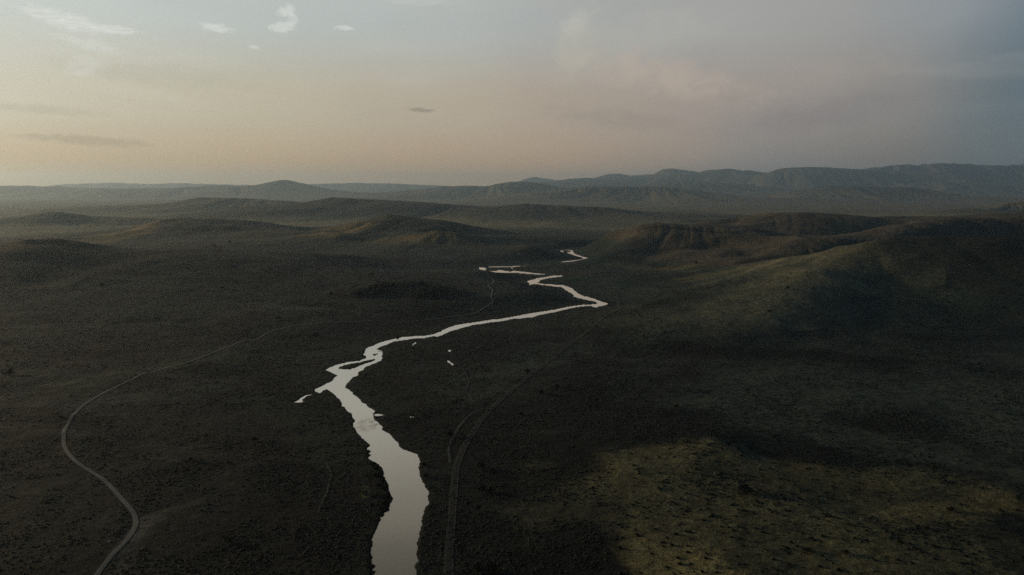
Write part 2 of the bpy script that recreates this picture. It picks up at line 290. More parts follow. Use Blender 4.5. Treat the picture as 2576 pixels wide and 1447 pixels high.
# ------------------------------------------------------------------ hills: crest lines (u, v, depth), width in front and behind, crest shape
HILLS = [
 # name, crest, wf, wb, e, spur, object id
 ('low_rise', [(1590,1150,715),(1660,1128,735),(1800,1110,738),(1900,1135,730),(2050,1180,695),(2300,1225,668),(2600,1262,655)], 190, 210, 1.0, 0.10, 1),
 ('right_flank', [(1600,726,2000),(1640,714,2020),(1717,700,2040),(1800,686,2050),(1923,663,2060),(2077,639,2060),(2150,627,2060),(2217,611,2060),(2300,597,2050),(2450,593,2000),(2600,594,1950),(2800,590,1900)], 760, 420, 0.95, 0.12, 2),
 ('right_spur', [(2217,618,2010),(2130,646,1900),(2050,676,1790),(1950,712,1660),(1850,752,1530),(1740,786,1445)], 330, 330, 0.95, 0.12, 2),
 ('right_spur_c', [(2110,642,2050),(2000,676,1880),(1890,712,1750),(1790,746,1630)], 120, 120, 0.95, 0.10, 2),
 ('right_spur_b', [(1990,658,1990),(1900,684,1830),(1800,712,1700),(1710,738,1600)], 150, 150, 0.95, 0.10, 2),
 ('mesa', [(1520,636,3050),(1570,588,3080),(1610,566,3100),(1650,561,3100),(1800,562,3080),(1900,573,3000),(1975,602,2900)], 560, 520, 1.15, 0.12, 3),
 ('shelf', [(1890,648,2480),(1960,622,2500),(2010,606,2560),(2100,596,2620),(2250,576,2800),(2400,548,3050),(2576,541,3050),(2800,540,3000)], 330, 500, 1.1, 0.15, 4),
 ('back_mesa', [(1815,578,3800),(1860,552,3850),(1900,537,3900),(2000,535,3900),(2150,543,3900),(2300,548,3900),(2420,545,3900),(2576,530,3900),(2800,522,3900)], 620, 700, 1.2, 0.15, 5),
 ('left_bench', [(-350,608,2150),(-150,612,2150),(0,611,2150),(100,605,2200),(150,601,2250),(210,611,2280),(300,625,2300),(500,630,2330),(700,634,2400),(850,645,2480),(960,672,2420),(1040,694,2350)], 1150, 650, 0.80, 0.08, 6),
 ('knoll', [(915,722,1760),(950,708,1770),(1040,708,1770),(1070,722,1760)], 118, 130, 1.15, 0.2, 7),
 ('left_hill', [(225,612,3800),(280,590,3850),(330,574,3900),(410,552,3950),(470,547,4000),(560,550,4000),(640,557,4000),(740,574,3950),(830,592,3900)], 1250, 800, 0.85, 0.12, 8),
 ('centre_hill', [(780,596,3900),(860,566,3900),(900,554,3900),(975,541,3900),(1010,541,3900),(1070,549,3850),(1150,562,3750),(1250,586,3600),(1340,608,3450),(1400,624,3350)], 1150, 800, 0.85, 0.2, 9),
 ('centre_front', [(740,646,2950),(880,630,3000),(1000,619,3050),(1060,617,3050),(1120,623,3000),(1220,640,2900),(1300,652,2800)], 650, 400, 0.9, 0.25, 9),
 ('centre_knoll', [(1060,590,3350),(1100,580,3350),(1170,592,3300)], 260, 300, 0.9, 0.3, 9),
 ('low_hill', [(70,545,5600),(120,533,5600),(150,533,5600),(230,543,5700),(330,548,5700)], 500, 500, 0.9, 0.2, 10),
 ('low_hill', [(1640,596,3900),(1720,588,4000),(1800,592,4000)], 260, 240, 1.0, 0.2, 5),
 ('middle_ridge_left', [(380,522,8200),(440,512,8200),(482,498,8200),(512,496,8200),(640,500,8200),(720,506,8100),(790,520,8000)], 1500, 1200, 1.0, 0.30, 11),
 ('middle_ridge', [(770,522,6600),(800,505,6700),(835,496,6800),(900,500,6800),(960,502,6800),(1050,508,6700),(1150,515,6700),(1230,521,6600),(1320,512,6500),(1400,517,6500),(1530,522,6400),(1600,538,6300),(1635,550,6200)], 1500, 1200, 0.95, 0.35, 12),
 ('left_shoulder', [(-350,505,9500),(-150,508,9500),(0,508,9500),(130,506,9500),(280,512,9300),(400,516,9000)], 1500, 1300, 1.0, 0.30, 13),
 ('main_left_ridge', [(-400,462,13000),(-200,470,13000),(0,467,13000),(70,467,13000),(110,470,13000),(140,468,13000),(200,473,13000),(300,474,13000),(440,473,13000),(520,467,13000),(565,465,13000),(605,470,13000),(650,464,13000),(690,455,13000),(708,451,13000),(722,452,13000),(770,463,13000),(830,480,13000),(880,500,13000)], 2600, 2400, 0.95, 0.30, 14),
 ('far_left', [(-400,458,30000),(100,470,30000),(170,463,30000),(285,459,30000),(380,463,30000),(450,460,30000),(560,464,30000),(700,466,30000),(820,462,30000),(900,460,30000),(1000,462,30000),(1090,466,30000),(1190,472,30000)], 4000, 4000, 1.0, 0.3, 15),
 ('far_left_near', [(830,470,21000),(920,472,21000),(1000,470,21000),(1080,474,21000),(1150,476,21000)], 3000, 3000, 1.0, 0.3, 15),
 ('central_range', [(970,500,11000),(995,484,11200),(1015,478,11400),(1050,476,11400),(1110,469,11400),(1180,467,11400),(1225,469,11400),(1260,460,11300),(1300,455,11200),(1340,456,11200),(1375,464,11200),(1420,476,11000),(1470,488,10800)], 2100, 2200, 0.9, 0.38, 16),
 ('central_front', [(1380,486,9400),(1440,474,9500),(1500,468,9500),(1570,468,9500),(1650,470,9500),(1750,479,9400),(1850,491,9300),(1920,512,9200)], 1700, 1500, 0.9, 0.38, 17),
 ('central_back', [(1380,458,14000),(1430,449,14000),(1480,447,14000),(1530,453,14000),(1600,450,14000),(1660,444,14000),(1720,442,14000),(1790,446,14000),(1870,447,13600),(1930,436,13200),(1960,424,13000),(2000,420,13000),(2080,421,13000),(2180,428,13000),(2300,430,13000),(2400,437,13000),(2480,450,13000),(2600,458,13000),(2900,455,13000)], 2600, 2600, 0.95, 0.32, 18),
 ('far_peak', [(1270,466,34000),(1320,450,34000),(1345,443,34000),(1380,449,34000),(1440,460,34000)], 3500, 3500, 0.9, 0.3, 15),
 ('far_peak_b', [(1450,458,20000),(1500,446,20000),(1530,437,20000),(1555,433,20000),(1590,441,20000),(1640,438,19000),(1665,426,19000),(1690,423,19000),(1725,426,19000),(1765,436,19000)], 2600, 2600, 0.9, 0.3, 19),
 ('far_peak_c', [(1740,438,17500),(1780,428,17500),(1830,425,17500),(1885,428,17500),(1930,437,17500)], 2400, 2400, 0.95, 0.3, 19),
 ('right_back', [(2130,434,17500),(2180,424,17500),(2250,414,17500),(2320,413,17500),(2380,410,17500),(2440,412,17500),(2490,416,17500),(2576,412,17500),(2800,405,17500)], 2800, 2800, 0.95, 0.32, 20),
 ('right_front', [(1900,520,9700),(1960,492,9800),(2030,475,10000),(2085,467,10000),(2200,470,10000),(2290,471,10000),(2360,482,10000),(2450,500,9900),(2520,518,9800)], 1800, 1800, 0.95, 0.38, 21),
 ('right_mid', [(2180,492,11500),(2250,470,11500),(2330,456,11500),(2420,459,11500),(2500,470,11500),(2576,463,11500),(2780,455,11500)], 2000, 2000, 0.95, 0.3, 23),
 ('central_mid', [(1540,478,11000),(1620,464,11000),(1700,454,11000),(1790,457,11000),(1880,464,11000),(1960,480,11000)], 2000, 2000, 0.95, 0.3, 24),
 ('right_edge', [(2470,528,7000),(2530,512,7000),(2600,502,7000),(2800,495,7000)], 900, 900, 0.95, 0.3, 22),
]
hsum = np.zeros(X.shape, np.float64); hbest = np.zeros(X.shape, np.float32); hid = np.zeros(X.shape, np.int8)
PN = 5.0
GUL = {1: .12, 2: .10, 3: .16, 4: .18, 5: .07, 6: .06, 7: .2, 8: .25, 9: .45, 10: .2, 12: .5}
for hi_, (nm, crest, wf, wb, e, spur, oid) in enumerate(HILLS):
    far_ = 1.8 if nm == 'main_left_ridge' else 1.9 if nm == 'central_range' else 1.75 if nm in ('right_front', 'central_front', 'left_shoulder') else 1.12 if 6000 < crest[0][2] < 8500 else 2.3 if 9000 <= crest[0][2] < 16000 else 1.9 if 16000 <= crest[0][2] < 25000 else 1.3 if crest[0][2] > 25000 else 1.0
    wf *= far_; wb *= far_
    P = np.array([at_depth(u_, v_, d_ * far_) for u_, v_, d_ in crest])
    # a finer crest line with a little wander
    Q = [P[0]]
    for a, b in zip(P[:-1], P[1:]):
        n = 3
        for j in range(1, n + 1): Q.append(a + (b - a) * j / n)
    P = np.array(Q); zmax = P[:, 2].max(); P[:, 2] = np.maximum(P[:, 2], 3)
    wm = max(wf, wb) * 1.5
    th = np.arctan2(P[:, 0], P[:, 1]); ra = np.hypot(P[:, 0], P[:, 1])
    r0, r1 = np.searchsorted(RR, [max(ra.min() - wm, 20), ra.max() + wm]); dth = wm / max(ra.min() - wm * 0.5, 100)
    c0, c1 = np.searchsorted(TH, [th.min() - dth, th.max() + dth])
    xs = X[r0:r1, c0:c1]; ys = Y[r0:r1, c0:c1]
    best = np.full(xs.shape, 1e9); z = np.zeros(xs.shape); s = np.zeros(xs.shape); front = np.zeros(xs.shape); acc = 0
    ssum = np.zeros(xs.shape); wsum = np.zeros(xs.shape); zsum = np.zeros(xs.shape)
    for a, b in zip(P[:-1], P[1:]):
        ab = b[:2] - a[:2]; L2 = ab @ ab + 1e-9; L = math.sqrt(L2)
        t = np.clip(((xs - a[0]) * ab[0] + (ys - a[1]) * ab[1]) / L2, 0, 1)
        px = a[0] + t * ab[0]; py = a[1] + t * ab[1]
        dd = np.hypot(xs - px, ys - py)
        # softened heights so that flanks do not crease
        w = 1.0 / (dd + 0.02 * wf) ** 3 * L; wsum += w; ssum += w * (acc + t * L); zsum += w * (a[2] + t * (b[2] - a[2]))
        m = dd < best
        best = np.where(m, dd, best); s = np.where(m, acc + t * L, s)
        front = np.where(m, np.hypot(px, py) - np.hypot(xs, ys), front); acc += L
    z = zsum / wsum; s = ssum / wsum
    fr = sstep(front, -0.25 * min(wf, wb), 0.25 * min(wf, wb))
    w = wb + (wf - wb) * fr
    lam = 0.42 * wf
    sp1 = fbm(s / lam + 0.25 * xs / lam, ys / (lam * 4.0), 3, 200 + 7 * hi_)
    w = w * (1 + spur * 1.3 * sp1 + 0.12 * fbm(xs / lam, ys / lam, 3, 400 + hi_))
    t = np.clip(best / w, 0, 1)
    f = 0.5 + 0.5 * np.cos(np.pi * t ** e)
    # gullies running down the flank
    gl = 1 - np.abs(vn(s / (lam * 0.32) + 0.4 * fbm(xs / lam, ys / lam, 2, 7), ys / (lam * 4), 600 + hi_))
    gl2 = 1 - np.abs(vn(s / (lam * 0.11) + 0.5 * fbm(xs / lam * 2, ys / lam * 2, 2, 9), ys / (lam * 2), 700 + hi_))
    gl3 = 1 - np.abs(vn(s / (lam * 0.05) + 0.6 * fbm(xs / lam * 3, ys / lam * 3, 2, 13), ys / (lam * 1.5), 750 + hi_))
    f = f * (1 - GUL.get(oid, 0.8) * 0.06 * gl3 ** 2 * np.clip(4 * t * (1 - t), 0, 1))
    f = f * (1 - GUL.get(oid, 0.8) * (0.36 * gl ** 3 + 0.14 * gl2 ** 3) * np.clip(4 * t * (1 - t), 0, 1) ** 0.8)
    hh = z * f + z * 0.012 * fbm(xs / (lam * 0.3), ys / (lam * 0.3), 3, 800 + hi_) * np.clip(f * 2, 0, 1)
    hh = np.maximum(hh, 0)
    hsum[r0:r1, c0:c1] += (hh / 100.0) ** PN
    rel = hh
    m = (rel > hbest[r0:r1, c0:c1]) & (rel > max(3.0, 0.10 * zmax))
    hbest[r0:r1, c0:c1] = np.where(m, rel, hbest[r0:r1, c0:c1]); hid[r0:r1, c0:c1] = np.where(m, oid, hid[r0:r1, c0:c1])
hills = 100.0 * hsum ** (1 / PN)
away = sstep(drv, 45, 260)
ZG = 0.7 + hills * sstep(drv, 25, 190)
roll = fbm(X / 420, Y / 420, 4, 31)
ZG += away * (np.minimum(4.5 + RG * 0.0006, 14) * (roll + 0.25).clip(-0.3, 1)) * sstep(-hills, -60, 0)
mid_ = fbm(X / 70, Y / 70, 3, 37)
ZG += (0.25 + 1.5 * away) * mid_ * (RG < 9000)
# terrace edges left of the river
fold = 1 - np.abs(fbm(X / 380, Y / 300, 3, 88))
ZG += (13.0 + 12.0 * sstep(RG, 2200, 3200)) * (fold - 0.8) * sstep(hills, 12, 50) * (1 - sstep(RG, 5000, 7000)) * sstep(drv, 150, 500) * sstep(RG, 900, 1400)
terr = 5.0 * sstep(np.abs(((X * 0.35 + Y) + 60 * fbm(X / 200, Y / 200, 3, 77)) / 260 % 1 - 0.5), 0.0, 0.16)
ZG += terr * sstep(-X, 60, 260) * away * (RG < 1900) * sstep(-RG, -1900, -1500)
ZG += 0.22 * fbm(X / 11, Y / 11, 2, 41) * (RG < 2500)
near = sstep(sd_, 2.0, 40.0)
bank = 0.25 + 0.28 * np.maximum(sd_, 0)
ZG = np.maximum(ZG, 0.35)
ZG = np.where(sd_ < DMAX - 1, np.minimum(ZG, np.where(sd_ > 0, bank, ZG)), ZG)
ZG = np.where(inside, np.maximum(-1.6, -0.25 - 0.5 * dist), ZG)

def bil(A, x, y):
    x = np.asarray(x, float); y = np.asarray(y, float)
    th = np.arctan2(x, y); r = np.hypot(x, y)
    i = np.clip(np.searchsorted(RR, r) - 1, 0, NR - 2); j = np.clip(np.searchsorted(TH, th) - 1, 0, NC - 2)
    a = np.clip((r - RR[i]) / (RR[i + 1] - RR[i]), 0, 1); b = np.clip((th - TH[j]) / (TH[j + 1] - TH[j]), 0, 1)
    return (A[i, j] * (1 - a) + A[i + 1, j] * a) * (1 - b) + (A[i, j + 1] * (1 - a) + A[i + 1, j + 1] * a) * b
_rs = RR[RR > 200]
def hit(u, v):
    """the first point of land met along a bearing"""
    d = direc(u, v); k = math.hypot(d[0], d[1]); t = _rs / k
    z = H + d[2] * t; g = bil(ZG, d[0] * t, d[1] * t)
    below = np.nonzero(z <= g)[0]
    if len(below) == 0: i = len(t) - 1; return d[0] * t[i], d[1] * t[i], g[i]
    i = max(below[0], 1); e0 = z[i - 1] - g[i - 1]; e1 = g[i] - z[i]; q = t[i - 1] + (t[i] - t[i - 1]) * e0 / (e0 + e1 + 1e-9)
    x, y = d[0] * q, d[1] * q
    return x, y, float(bil(ZG, x, y))

# ------------------------------------------------------------------ ground cover: what grows where, some light and haze painted in
def hits(l): return np.array([hit(u, v)[:2] for u, v in l])
def stroke(l, w, ns=None, seed=0, warp=0.5):
    """soft mask along a line on the ground, w metres wide, ragged by noise"""
    P = hits(l); ns = ns or w
    m = np.zeros(X.shape, np.float32)
    ra = np.hypot(P[:, 0], P[:, 1]); th = np.arctan2(P[:, 0], P[:, 1]); W_ = 2.6 * w
    r0, r1 = np.searchsorted(RR, [max(ra.min() - W_, 50), ra.max() + W_]); c0, c1 = np.searchsorted(TH, [th.min() - W_ / max(ra.min() - W_, 60), th.max() + W_ / max(ra.min() - W_, 60)])
    xs = X[r0:r1, c0:c1]; ys = Y[r0:r1, c0:c1]
    dd = poly_dist(xs, ys, P) / w + warp * fbm(xs / ns, ys / ns, 4, 900 + seed)
    m[r0:r1, c0:c1] = 1 - sstep(dd, 0.35, 1.35)
    return m
SLOPE = np.array([0.066, 0.068, 0.039]); FLAT = np.array([0.038, 0.053, 0.042])
DARK = np.array([0.0040, 0.0056, 0.0054]); SAGE = np.array([0.0070, 0.0145, 0.0130]); GRASS = np.array([0.150, 0.140, 0.066]); OLIVE = np.array([0.030, 0.040, 0.027]); DIRT = np.array([0.085, 0.088, 0.078]); BROWN = np.array([0.014, 0.017, 0.014]); HILL = np.array([0.125, 0.128, 0.082]); MESA = np.array([0.068, 0.060, 0.045])
T = np.zeros(X.shape + (3,), np.float32) + SAGE
def lay(c_, m, k=1.0):
    global T
    m = (np.clip(m, 0, 1) * k)[..., None].astype(np.float32); T = T * (1 - m) + c_.astype(np.float32) * m
HM = hills * sstep(drv, 60, 360)
n1 = fbm(X / 260, Y / 260, 5, 11, 0.6); n2 = fbm(X / 90, Y / 140, 5, 17, 0.6); n3 = fbm(X / 1500, Y / 1500, 4, 19)
lay(OLIVE, sstep(n1, 0.0, 0.45), 0.45)
lay(DARK, sstep(n2, -0.05, 0.35), 0.6)
n4 = fbm(X / 75, Y / 26, 5, 27, 0.65)
n5 = fbm(X / 520, Y / 330, 4, 29, 0.55)
lay(FLAT, sstep(n5, 0.05, 0.4), 0.62); lay(DARK, sstep(-n5, 0.02, 0.35), 0.55)
line_ = 1 - np.abs(fbm(X / 420, Y / 300, 5, 33, 0.55)) * 2
lay(FLAT, sstep(line_, 0.95, 0.995), 0.55)
lay(OLIVE, sstep(n4, 0.12, 0.5), 0.45)
lay(DARK, sstep(-n4, 0.05, 0.4), 0.5)
lay(BROWN, sstep(n3, 0.05, 0.4), 0.5)
lay(DARK, 1 - sstep(drv, 60, 420), 0.45)
lay(HILL, sstep(HM, 6, 50) * (RG > 1200) * (hid != 6) * (hid != 7), 0.6)
lay(HILL, (hid == 2) * sstep(HM + 22 * n1 + 14 * n2, 4, 52) * sstep(X * -1, -1400, -850), 0.95)  # sunlit left half painted in with paler cover
lay(SAGE, (hid == 2) * sstep(X, 680, 1050), 0.9)  # shade on the right flank painted in with darker cover
lay(DARK, (hid == 2) * sstep(X, 850, 1250), 0.7)
lay(SAGE, ((hid == 8) | (hid == 9) | (hid == 12) | (hid == 11)) * sstep(hills, 15, 70), 0.6)
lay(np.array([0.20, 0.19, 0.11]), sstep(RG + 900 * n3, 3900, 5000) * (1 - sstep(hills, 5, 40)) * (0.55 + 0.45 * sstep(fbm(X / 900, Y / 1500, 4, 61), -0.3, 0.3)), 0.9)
lay(np.array([0.15, 0.135, 0.09]), sstep(RG, 8500, 10000) * (1 - sstep(hills, 60, 260)), 0.7)  # low-lying haze painted as paler feet of the far ranges
lay(np.array([0.020, 0.040, 0.033]), sstep(RG, 1300, 1900) * (1 - sstep(RG, 4200, 5200)) * (1 - sstep(drv, 500, 1500)) * (1 - sstep(hills, 30, 90)) * sstep(n2, -0.5, 0.1), 0.75)
lay(DARK, (hid == 7) * sstep(hills, 4, 16), 0.6)
lay(MESA, ((hid == 3) | (hid == 4) | (hid == 5)) * sstep(HM, 8, 30), 0.8)
lay(DARK, ((hid == 3) | (hid == 4) | (hid == 5)) * sstep(fbm(X / 130, Y / 130, 4, 23), 0.05, 0.4) * sstep(HM, 50, 90), 0.3)
lay(DARK, ((hid == 6) | (hid == 7)) * sstep(HM, 3, 20), 0.5)
lay(GRASS, sstep(n1 + 0.6 * n3, 0.15, 0.6) * sstep(HM, 10, 60) * (RG > 1500) * (X > 0), 0.25)
lay(GRASS, stroke([(1717, 702), (1923, 664), (2077, 641), (2150, 628)], 24, 40, 80, 0.5), 0.45)
lay(GRASS, stroke([(1717, 709), (1850, 690), (1970, 669)], 13, 30, 81, 0.6), 0.4)
lay(GRASS, stroke([(2180, 634), (2050, 679), (1950, 714), (1850, 752)], 18, 30, 82, 0.6), 0.3)
lay(DARK, stroke([(1650, 701), (1760, 686), (1880, 662), (1950, 645)], 30, 40, 83, 0.5), 0.6)
lay(GRASS, stroke([(1560, 668), (1640, 680), (1720, 672)], 45, 50, 84, 0.8), 0.4)
lay(DARK, stroke([(1620, 575), (1750, 578), (1900, 590)], 22, 30, 85, 0.5), 0.7)
# the dark sage flat right of the river and its dark tongues
lay(DARK, stroke([(1500, 930), (1480, 1050), (1450, 1200), (1420, 1400), (1420, 1700)], 75, 60, 1, 0.9), 0.75)
lay(DARK, stroke([(1640, 960), (1760, 1000), (1900, 1040)], 90, 90, 2, 0.8), 0.6)
lay(DARK, stroke([(1700, 880), (1850, 880), (2000, 888), (2140, 900), (2230, 915)], 48, 60, 3, 0.5), 0.95)
lay(DARK, stroke([(1640, 900), (1750, 930), (1850, 965)], 60, 60, 4, 0.7), 0.7)
lay(DARK, stroke([(2350, 925), (2380, 945)], 14, 20, 5), 0.8)
# grass slope lower right
lay(GRASS, stroke([(1640, 1180), (1700, 1260), (1740, 1360), (1780, 1480), (1800, 1700)], 44, 40, 6, 1.0), 0.95)
lay(GRASS, stroke([(1650, 1150), (1780, 1130), (1900, 1160), (2100, 1200), (2350, 1215)], 26, 40, 7, 1.0), 0.5)
lay(GRASS, stroke([(2500, 1255), (2350, 1290), (2250, 1300)], 22, 25, 8, 0.6), 0.6)
lay(SLOPE, stroke([(1700, 1250), (1850, 1290), (2050, 1330), (2300, 1380), (2350, 1600)], 95, 70, 9, 1.0), 0.9)
lay(SLOPE, stroke([(1750, 1180), (1950, 1210), (2200, 1230), (2400, 1240)], 40, 50, 70, 1.0), 0.6)
lay(GRASS, stroke([(2100, 1330), (2150, 1400), (2100, 1447)], 30, 30, 10, 0.9), 0.25)
lay(FLAT, stroke([(1980, 990), (2200, 980), (2450, 1010), (2600, 1100)], 130, 100, 11, 0.7), 0.9)
lay(FLAT, stroke([(1900, 1060), (2150, 1110), (2450, 1160)], 60, 50, 71, 1.1), 0.8)
lay(FLAT, stroke([(1640, 815), (1800, 850), (2000, 860), (2300, 870)], 40, 60, 72, 1.0), 0.5)
lay(FLAT, stroke([(1560, 990), (1660, 900), (1640, 850)], 40, 60, 73, 1.1), 0.35)
# pale scuffs and worn ground
lay(DIRT, stroke([(335, 1350), (385, 1305)], 8, 8, 12, 0.7), 0.8)
lay(DIRT, stroke([(345, 1335), (300, 1420)], 10, 8, 13, 0.8), 0.45)
lay(DIRT, stroke([(380, 1300), (500, 1260)], 6, 8, 13, 0.8), 0.4)
lay(DIRT, stroke([(470, 1160), (540, 1155)], 5, 8, 14, 0.9), 0.30)
lay(DIRT, stroke([(700, 1135), (650, 1100)], 6, 8, 15, 0.9), 0.18)
lay(DIRT, stroke([(610, 1335), (560, 1150)], 3, 8, 16, 0.9), 0.10)
lay(DIRT, stroke([(590, 1210), (690, 1200)], 3, 8, 17, 0.9), 0.18)
lay(OLIVE, stroke([(180, 965), (420, 925), (560, 880), (700, 830), (780, 808)], 30, 30, 18, 0.8), 0.95)
lay(DIRT, stroke([(180, 962), (420, 925), (560, 878), (700, 828)], 10, 20, 19, 0.9), 0.15)
lay(DARK, stroke([(200, 900), (400, 880), (560, 840), (640, 800)], 95, 80, 20, 0.8), 0.85)
lay(FLAT, stroke([(0, 1010), (200, 1020), (400, 1000), (560, 960)], 30, 30, 86, 1.0), 0.5)
lay(FLAT, stroke([(600, 900), (760, 900), (900, 880)], 40, 30, 87, 1.0), 0.5)
lay(FLAT, stroke([(0, 760), (200, 740), (420, 700)], 60, 60, 88, 1.0), 0.4)
lay(DIRT, stroke([(560, 782), (660, 770), (760, 775)], 40, 16, 89, 1.6), 0.35)
lay(DARK, stroke([(0, 820), (120, 800)], 60, 50, 90, 0.9), 0.7)
lay(FLAT, stroke([(1150, 1000), (1280, 930), (1420, 870)], 45, 40, 91, 1.0), 0.5)
lay(DARK, stroke([(950, 940), (1060, 1000), (1080, 1060)], 40, 40, 92, 0.8), 0.7)
lay(DARK, stroke([(650, 1150), (760, 1250), (800, 1400)], 60, 50, 93, 0.9), 0.7)
lay(OLIVE, stroke([(640, 1010), (760, 1080), (840, 1150)], 30, 40, 94, 1.0), 0.5)
lay(DIRT, stroke([(720, 655), (800, 672), (860, 690)], 9, 20, 21, 0.9), 0.30)
lay(DIRT, stroke([(1130, 1040), (1200, 1000), (1270, 960)], 7, 12, 22, 1.0), 0.14)
lay(DIRT, stroke([(2030, 1095), (2150, 1140)], 8, 10, 23, 1.0), 0.14)
for q, (u, v) in enumerate([(1470, 728), (1530, 742), (1620, 850), (1700, 965), (1900, 1015), (1560, 900), (1390, 865), (420, 795), (560, 790), (640, 775)]):
    lay(DIRT, stroke([(u - 25, v), (u + 25, v + 4)], 7, 9, 30 + q, 1.0), 0.16)
# grass with sunlight painted in, on the left shoulders of the middle hills
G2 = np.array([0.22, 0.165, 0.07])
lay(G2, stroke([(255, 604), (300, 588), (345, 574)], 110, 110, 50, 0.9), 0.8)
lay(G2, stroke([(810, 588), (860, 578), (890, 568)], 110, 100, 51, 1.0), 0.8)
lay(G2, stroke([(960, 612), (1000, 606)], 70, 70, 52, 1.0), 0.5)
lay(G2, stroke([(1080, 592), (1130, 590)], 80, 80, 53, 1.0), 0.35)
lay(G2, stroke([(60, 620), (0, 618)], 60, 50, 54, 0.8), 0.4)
lay(np.array([0.006, 0.012, 0.010]), stroke([(1745, 554), (1830, 556)], 60, 60, 96, 0.6), 0.9)
# the mossy ground by the bright bush
lay(np.array([0.075, 0.10, 0.035]), stroke([(915, 1225), (920, 1250)], 3.5, 5, 60, 0.9), 0.6)
# bare earth bluff at the bends
lay(np.array([0.03, 0.02, 0.016]), stroke([(1480, 690), (1400, 683)], 22, 20, 61, 0.6), 0.9)
lay(np.array([0.02, 0.014, 0.012]), stroke([(1480, 745), (1535, 763)], 12, 12, 62, 0.4), 0.9)
# fine wet edge along the banks
lay(np.array([0.016, 0.026, 0.014]), (1 - sstep(sd_, 5, 16)) * sstep(fbm(X / 14, Y / 14, 3, 95), -0.2, 0.3), 0.7)
edge = (sd_ > 0) & (sd_ < 3.0)
T[edge] *= 0.55

# ------------------------------------------------------------------ materials
def mat_new(name):
    m = bpy.data.materials.new(name); m.use_nodes = True; t = NT(m.node_tree); t.n.clear()
    out = t.node('ShaderNodeOutputMaterial'); b = t.node('ShaderNodeBsdfPrincipled'); t.l.new(b.outputs[0], out.inputs[0])
    b.inputs['Roughness'].default_value = 0.95; b.inputs['Specular IOR Level'].default_value = 0.1
    return m, t, b
def land_mat():
    m, t, b = mat_new('steppe')
    at = t.node('ShaderNodeAttribute', attribute_name='cover')
    geo = t.node('ShaderNodeNewGeometry'); pos = geo.outputs['Position']
    a = t.noise(pos, 0.7, 5, 0.75); bq = t.noise(pos, 0.12, 6, 0.68, 0.4); cq = t.noise(pos, 0.018, 5, 0.6)
    k = t.math('MULTIPLY', t.maprange(a, 0.3, 0.7, 0.2, 1.8), t.maprange(bq, 0.32, 0.68, 0.3, 1.75))
    k = t.math('MULTIPLY', k, t.maprange(cq, 0.3, 0.7, 0.75, 1.25))
    kc = t.node('ShaderNodeCombineXYZ')
    for i in range(3): t.l.new(k, kc.inputs[i])
    cc = t.mix(1.0, at.outputs['Color'], kc.outputs[0], 'MULTIPLY')
    # tufts: small dark clumps over paler soil
    v = t.node('ShaderNodeTexVoronoi', feature='F1'); t.l.new(pos, v.inputs['Vector']); v.inputs['Scale'].default_value = 0.33
    tuft = t.math('MULTIPLY', t.maprange(v.outputs['Distance'], 0.50, 0.22, smooth=True), t.maprange(bq, 0.42, 0.62))
    cc = t.mix(t.math('MULTIPLY', tuft, 0.75), cc, (0.005, 0.006, 0.005, 1))
    t.l.new(cc, b.inputs['Base Color'])
    bu = t.node('ShaderNodeBump'); bu.inputs['Strength'].default_value = 0.7; bu.inputs['Distance'].default_value = 1.0
    hsum_ = t.math('ADD', t.math('MULTIPLY', bq, 2.4), t.math('ADD', t.math('MULTIPLY', a, 0.5), t.math('MULTIPLY', cq, 6.0)))
    t.l.new(hsum_, bu.inputs['Height']); t.l.new(bu.outputs[0], b.inputs['Normal'])
    return m
M_LAND = land_mat()
def road_mat(name, c1, c2, rut=None):
    m, t, b = mat_new(name)
    geo = t.node('ShaderNodeNewGeometry'); pos = geo.outputs['Position']
    n = t.noise(pos, 0.35, 6, 0.7); c_ = t.mix(t.maprange(n, 0.35, 0.65), (*c1, 1), (*c2, 1))
    if rut:
        uv = t.node('ShaderNodeUVMap'); se = t.node('ShaderNodeSeparateXYZ'); t.l.new(uv.outputs[0], se.inputs[0])
        dd = t.math('ABSOLUTE', t.math('SUBTRACT', se.outputs[0], 0.5))
        wobb = t.math('MULTIPLY', t.math('SUBTRACT', t.noise(pos, 0.25, 3), 0.5), 0.12)
        k = t.maprange(t.math('ABSOLUTE', t.math('SUBTRACT', t.math('ADD', dd, wobb), rut[0])), rut[1], rut[1] * 0.3, smooth=True)
        k = t.math('MULTIPLY', k, t.math('MULTIPLY', t.maprange(n, 0.40, 0.58), t.maprange(t.noise(pos, 0.03, 4, 0.6), 0.36, 0.6, 0.25, 1.0)))
        c_ = t.mix(k, c_, (*rut[2], 1))
    t.l.new(c_, b.inputs['Base Color'])
    return m
M_ROAD = road_mat('graded_gravel', (0.135, 0.145, 0.135), (0.08, 0.088, 0.08), (0.22, 0.16, (0.18, 0.185, 0.17)))
M_TRACK = road_mat('old_grade', (0.026, 0.030, 0.027), (0.017, 0.020, 0.018), (0.40, 0.11, (0.080, 0.084, 0.077)))
M_TRAIL = road_mat('worn_path', (0.070, 0.073, 0.065), (0.020, 0.024, 0.021))
